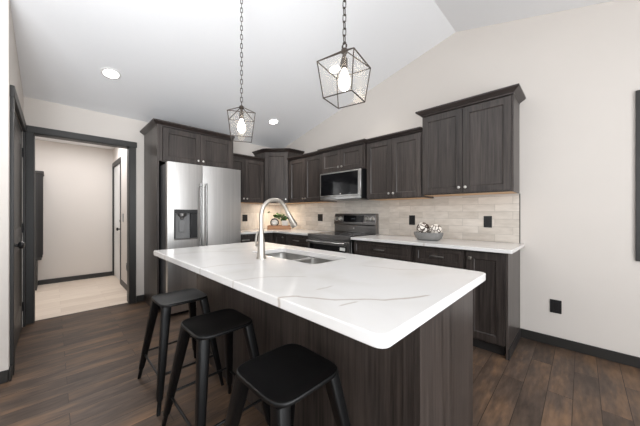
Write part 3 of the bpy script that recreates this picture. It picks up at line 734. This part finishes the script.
# ------------------------------------------------------------------ bar stools
def make_stool(label, loc):
    t = thing('bar_stool', label, 'stool', loc, 0, 'bar stools along the island')
    hw, hd, zt = .156, .156, .615
    # dished seat with a rolled rim
    m = MB()
    def lp(ins, z, e=5.5):
        a, b, out = hw - ins, hd - ins, []
        for k in range(44):
            c, d = math.cos(2*PI*k/44), math.sin(2*PI*k/44)
            out.append((a * math.copysign(abs(c) ** (2/e), c), b * math.copysign(abs(d) ** (2/e), d), z))
        return out
    m.loft([lp(.006, zt - .018), lp(.001, zt - .015), lp(0, zt - .006), lp(.002, zt - .001), lp(.0045, zt), lp(.010, zt - .002), lp(.05, zt - .007, 4.5), lp(.10, zt - .009, 3)])
    m.build('seat', M_STOOL, t, smooth=50)
    for sx in (-1, 1):
        for sy in (-1, 1):
            top = Vector((sx * .112, sy * .118, zt - .016)); foot = Vector((sx * .252, sy * .198, 0))
            m = MB(); loops = []
            for f, w in ((0, .027), (.12, .026), (.86, .017), (.885, .0115), (1, .010)):
                c = top.lerp(foot, f)
                loops.append([(c.x + a, c.y + b, c.z) for a, b in rrect(-w, w, -w, w, w * .45, 4)])
            lg = m.build('leg', M_STOOL, t)
            loops = None if False else loops
            mm = MB(); mm.loft(loops); bm2 = mm.bm; bmesh.ops.recalc_face_normals(bm2, faces=bm2.faces); bm2.to_mesh(lg.data); bm2.free()
            for p in lg.data.polygons: p.use_smooth = True
            lg.data.set_sharp_from_angle(angle=math.radians(35)) 
    def at(sx, sy, z):
        f = 1 - z / (zt - .016); a, b = Vector((sx * .112, sy * .118, zt - .016)), Vector((sx * .252, sy * .198, 0)); return a.lerp(b, f)
    for (a, b, z) in (((-1, -1), (1, -1), .185), ((-1, 1), (1, 1), .185), ((-1, -1), (-1, 1), .205), ((1, -1), (1, 1), .205)):
        m = MB(); m.tube([at(*a, z), at(*b, z)], .007, 8); m.build('stretcher', M_STOOL, t)
    return t
def copy_tree(o, parent=None):
    c = o.copy(); COL.objects.link(c)
    if parent: c.parent = parent
    for ch in o.children: copy_tree(ch, c)
    return c
s0 = make_stool('black metal bar stool farthest from the camera, nearest the refrigerator', (2.247, -2.578, 0))
for lab, loc in (('middle one of the three black metal bar stools at the island', (2.868, -2.582, 0)), ('black metal bar stool closest to the camera, partly cropped by the photo edge', (3.495, -2.585, 0))):
    c = copy_tree(s0); c.location = loc; c['label'] = lab

# ------------------------------------------------------------------ pendants
def make_pendant(label, loc, rotz, ztop):
    t = thing('pendant_light', label, 'pendant light', loc, rotz, 'lantern pendants over the island')
    # local origin = hub top; cage hangs below
    a, b, zt, zb = .100, .078, -.084, -.262
    T = [(-a, -a, zt), (a, -a, zt), (a, a, zt), (-a, a, zt)]; B = [(-b, -b, zb), (b, -b, zb), (b, b, zb), (-b, b, zb)]
    m = MB(); w = .0031
    for i in range(4):
        j = (i+1) % 4
        m.tube([T[i], T[j]], w, 6); m.tube([B[i], B[j]], w, 6); m.tube([T[i], B[i]], w, 6)
        m.tube([T[i], (T[i][0]*.1, T[i][1]*.1, -.016)], w, 6)
    m.build('cage', M_IRON, t)
    for i in range(4):
        j = (i+1) % 4
        m = MB(); k = .98
        m.quad([(T[i][0]*k, T[i][1]*k, zt), (T[j][0]*k, T[j][1]*k, zt), (B[j][0]*k, B[j][1]*k, zb), (B[i][0]*k, B[i][1]*k, zb)])
        p = m.build('glass_pane', M_PANE, t)
    m = MB(); m.lathe([(.008, .0), (.016, -.006), (.018, -.022), (.010, -.03), (.008, -.05)], (0, 0, 0), 16); m.build('hub', M_IRON, t)
    m = MB(); m.lathe([(.012, -.05), (.016, -.055), (.016, -.10), (.013, -.105)], (0, 0, 0), 16); m.build('socket', M_IRON, t)
    m = MB(); m.lathe([(.010, -.105), (.013, -.118), (.026, -.15), (.03, -.172), (.026, -.195), (.012, -.212), (.003, -.215)], (0, 0, 0), 18); m.build('bulb', M_BULB, t)
    point('bulb_lamp', (0, 0, -.17), 5, (1, .85, .65), .03, t)
    L = ztop - loc[2]; m = MB(); z = .012; k = 0
    while z < L - .03:
        R = Matrix.Rotation(PI/2, 3, 'X') if k % 2 == 0 else Matrix.Rotation(PI/2, 3, 'Z') @ Matrix.Rotation(PI/2, 3, 'X')
        m.torus((0, 0, z), .0085, .0026, R, 12, 6, sy=.012); z += .035; k += 1
    m.build('chain', M_IRON, t)
    m = MB(); m.torus((0, 0, .010), .013, .0032, Matrix.Rotation(PI/2, 3, 'X') , 14, 6); m.build('loop', M_IRON, t)
    m = MB(); m.lathe([(.065, L + .03), (.065, L - .012), (.055, L - .02), (.012, L - .026), (.008, L - .036)], (0, 0, 0), 24); m.build('canopy', M_IRON, t)
    return t
make_pendant('lantern pendant hanging nearer the camera over the right half of the island', (3.444, -2.18, 2.045), math.radians(12), cz(3.444))
make_pendant('lantern pendant hanging farther away over the left half of the island', (2.404, -2.18, 2.052), math.radians(-29), cz(2.404) - .012)

# recessed downlights in the left ceiling slope
ROT = -math.atan(KL)
def downlight(label, x, y):
    z = cz(x)
    t = thing('recessed_light', label, 'ceiling light', (x, y, z), 0, 'recessed ceiling lights'); t.rotation_euler = (0, ROT, 0)
    m = MB(); m.lathe([(.088, .006), (.088, -.004), (.08, -.007), (.066, -.006), (.064, .004)], (0, 0, 0), 28, cap=False); m.build('trim', M_WHITE, t)
    m = MB(); m.lathe([(.066, .004), (.066, -.003)], (0, 0, 0), 28); m.build('lens', M_LENS, t)
    l = bpy.data.lights.new('downlight', 'SPOT'); l.energy = 28; l.spot_size = math.radians(125); l.spot_blend = .8; l.shadow_soft_size = .06; l.color = (1, .96, .9)
    lo = bpy.data.objects.new('downlight', l); COL.objects.link(lo); lo.parent = t; lo.location = (0, 0, -.02)
downlight('round recessed light in the sloped ceiling above the hall doorway side', .802, -2.793)
downlight('round recessed light in the sloped ceiling between the pendants above the corner cabinets', .805, -.746)
downlight('round recessed light in the sloped ceiling seen behind the nearer lantern pendant', 2.133, -.769)

# under-cabinet lights
def underlight(label, x, y, w, d, rz, power):
    t = thing('under_cabinet_light', label, 'light', (x, y, UZ - .003), rz)
    m = MB(); m.box(-w/2, w/2, -.012, .012, -.010, 0); m.build('housing', M_WHITE, t)
    m = MB(); m.box(-w/2 + .005, w/2 - .005, -.009, .009, -.012, -.0102); m.build('diffuser', M_LED, t)
    area('led_strip', (0, 0, -.014), (0, 0, 0), w, .03, power, (1, .84, .66), t)
underlight('warm light strip beneath the angled corner wall cabinet', .33, -.33, .34, .1, PI/4, 2.4)

# ------------------------------------------------------------------ outlets
def plate(label, loc, rotz, w, h, gangs, name='outlet', cat='outlet', mat=M_BPLAST):
    t = thing(name, label, cat, loc, rotz)
    m = MB(); m.box(-w/2, w/2, -.006, 0, -h/2, h/2); m.build('cover_plate', mat, t, bevel=.0015)
    for g in range(gangs):
        x = (g - (gangs - 1)/2) * .046
        m = MB(); m.box(x - .017, x + .017, -.0085, -.0062, -.034, .034); m.build('receptacle', M_RING, t, bevel=.001)
plate('black outlet on the tile just left of the decorative bowl', (2.767, -.0085, 1.12), 0, .078, .12, 1)
plate('black outlet on the tile near the right end of the backsplash', (3.598, -.0085, 1.118), 0, .075, .12, 1)
plate('black double outlet on the tile left of the range', (1.128, -.0085, 1.132), 0, .115, .12, 2)
plate('black outlet on the tile beside the refrigerator', (.0085, -.80, 1.12), PI/2, .10, .12, 1)
plate('black outlet low on the white wall above the baseboard at right', (4.13, 0, .36), 0, .08, .12, 1)
plate('small grey wall control in the hall beside the white door', (-1.10, -2.40, 1.13), 0, .07, .14, 0, 'wall_control', 'thermostat', M_GPLAST)
plate('low grey outlet on the hall wall behind the doorway casing', (-.80, -2.40, .36), 0, .075, .12, 1, mat=M_GPLAST)

# ------------------------------------------------------------------ bowl with two mosaic balls
t = tag(MB().lathe([(.095, 0), (.108, .004), (.135, .028), (.149, .066), (.150, .086), (.143, .086), (.138, .07), (.12, .054), (.07, .050)], (0, 0, 0), 36, sx=1.04, sy=.72).build('bowl', M_BOWL, loc=(3.11, -.345, .9145)), 'grey stone-look oval bowl on the counter holding two patterned balls', 'bowl')
def mosaic(name, c1, c2):
    m, nt, p = newmat(name)
    tc = N(nt, 'ShaderNodeTexCoord')
    v = N(nt, 'ShaderNodeTexVoronoi', feature='DISTANCE_TO_EDGE'); v.inputs['Scale'].default_value = 26
    nt.links.new(tc.outputs['Object'], v.inputs['Vector'])
    mr = N(nt, 'ShaderNodeMapRange'); mr.inputs[1].default_value = .07; mr.inputs[2].default_value = .12; nt.links.new(v.outputs[0], mr.inputs[0])
    mx = N(nt, 'ShaderNodeMix', data_type='RGBA'); mx.inputs[6].default_value = c1; mx.inputs[7].default_value = c2
    nt.links.new(mr.outputs[0], mx.inputs[0]); nt.links.new(mx.outputs[2], p.inputs['Base Color']); p.inputs['Roughness'].default_value = .25
    return m
M_MOS = mosaic('shell_mosaic', srgb(62, 46, 38), srgb(236, 228, 218))
tag(MB().sphere((0, 0, 0), .070, 28, 18).build('decorative_ball', M_MOS, loc=(3.054, -.345, 1.037)), 'larger brown and white mosaic ball on the left in the bowl', 'decorative ball', 'mosaic balls in the bowl')
tag(MB().sphere((0, 0, 0), .064, 28, 18).build('decorative_ball', M_MOS, loc=(3.191, -.345, 1.031), rotz=1.0), 'smaller brown and white mosaic ball on the right in the bowl', 'decorative ball', 'mosaic balls in the bowl')

# ------------------------------------------------------------------ corner tray with plant and knot
TC = Vector((.40, -.33, .914)); TR = PI/4
t = thing('wooden_tray', 'small brown wooden riser tray on the corner counter', 'tray', (TC.x, TC.y, TC.z + .0005), TR)
m = MB(); m.box(-.20, .20, -.09, .09, .0, .012); m.build('bottom', M_DECK, t)
for (a, b, c_, d_) in ((-.20, .20, -.09, -.078), (-.20, .20, .078, .09), (-.20, -.188, -.077, .077), (.188, .20, -.077, .077)):
    m = MB(); m.box(a, b, c_, d_, .012, .072); m.build('side', M_DECK, t, bevel=.002)
def tl(x, y, z): return Vector((TC.x, TC.y, TC.z)) + Matrix.Rotation(TR, 3, 'Z') @ Vector((x, y, z))
p = tl(-.085, -.01, .0)
t = thing('decorative_orb', 'white ball wrapped in black rings on the wooden tray', 'ornament', (p.x, p.y, .927), TR)
m = MB(); m.sphere((0, 0, .11), .062); m.build('core', M_POT, t)
for k in range(6):
    R = Matrix.Rotation(k * PI/6 + .2, 3, 'Y') @ Matrix.Rotation(PI/2 - .35, 3, 'X')
    m = MB(); m.torus((0, 0, .11), .068, .009, R, 28, 8); m.build('ring', M_RING, t)
m = MB(); m.lathe([(.04, 0), (.04, .01), (.02, .02), (.02, .055)], (0, 0, 0), 16); m.build('stand', M_RING, t)
p = tl(.105, .01, 0)
t = thing('potted_plant', 'small green plant in square white pot on the wooden tray', 'plant', (p.x, p.y, .927), TR)
m = MB(); m.loft([[(x, y, z) for x, y in rrect(-w, w, -w, w, .012, 3)] for w, z in ((.044, 0), (.058, .145), (.05, .145), (.046, .11))]); m.build('pot', M_POT, t)
m = MB(); st = MB(); rnd = random.Random(3)
for k in range(60):
    a = rnd.uniform(0, 2*PI); l = rnd.uniform(.03, .15); h = .17 + rnd.uniform(-.02, .09)
    if k < 30: a = rnd.gauss(PI, .5); l = rnd.uniform(.08, .21); h = .225 + rnd.uniform(-.012, .05)
    if k == 59: a = PI; l = .30; h = .30
    c = Vector((l*math.cos(a), l*math.sin(a) * .5, h))
    st.tube([(0, 0, .11), (c.x*.4, c.y*.4, .1 + h*.5), tuple(c)], .0018, 4)
    u = Vector((rnd.uniform(-1, 1), rnd.uniform(-1, 1), rnd.uniform(-.4, .6))).normalized(); w = u.cross(Vector((rnd.uniform(-1,1), rnd.uniform(-1,1), 1))).normalized(); L = rnd.uniform(.028, .042)
    nn = u.cross(w) * .004
    m.bm.faces.new([m.bm.verts.new(q) for q in (c - u*L, c - u*L*.4 + w*L*.55 + nn, c + u*L*.5 + w*L*.5 + nn, c + u*L, c + u*L*.5 - w*L*.5 + nn, c - u*L*.4 - w*L*.55 + nn)])
st.build('stems', M_STEM, t); m.build('leaves', M_LEAF, t)

# ------------------------------------------------------------------ hall tree seen through the doorway
t = thing('hall_tree', 'dark hall tree bench with tall back seen through the doorway', 'hall bench', (-2.15, -3.828, 0))
m = MB(); m.box(0, .022, 0, .44, .51, 1.83); m.build('side_panel', M_TRIM, t)
m = MB(); m.box(.378, .40, 0, .44, .51, 1.83); m.build('side_panel', M_TRIM, t)
m = MB(); m.box(.378, .404, .44, .492, .51, 1.83); m.box(0, .026, .44, .492, .51, 1.83); m.build('face_stile', M_KICK, t)
m = MB(); m.box(-.01, .415, 0, .505, 1.83, 1.87); m.build('top', M_TRIM, t, bevel=.003)
m = MB(); m.box(.022, .378, 0, .018, .51, 1.83); m.build('back_board', M_TRIM, t)
m = MB(); m.box(-.01, .415, 0, .48, .47, .508); m.build('seat', M_TRIM, t, bevel=.003)
m = MB(); m.box(0, .4, 0, .43, 0, .47); m.build('base', M_TRIM, t, bevel=.002)
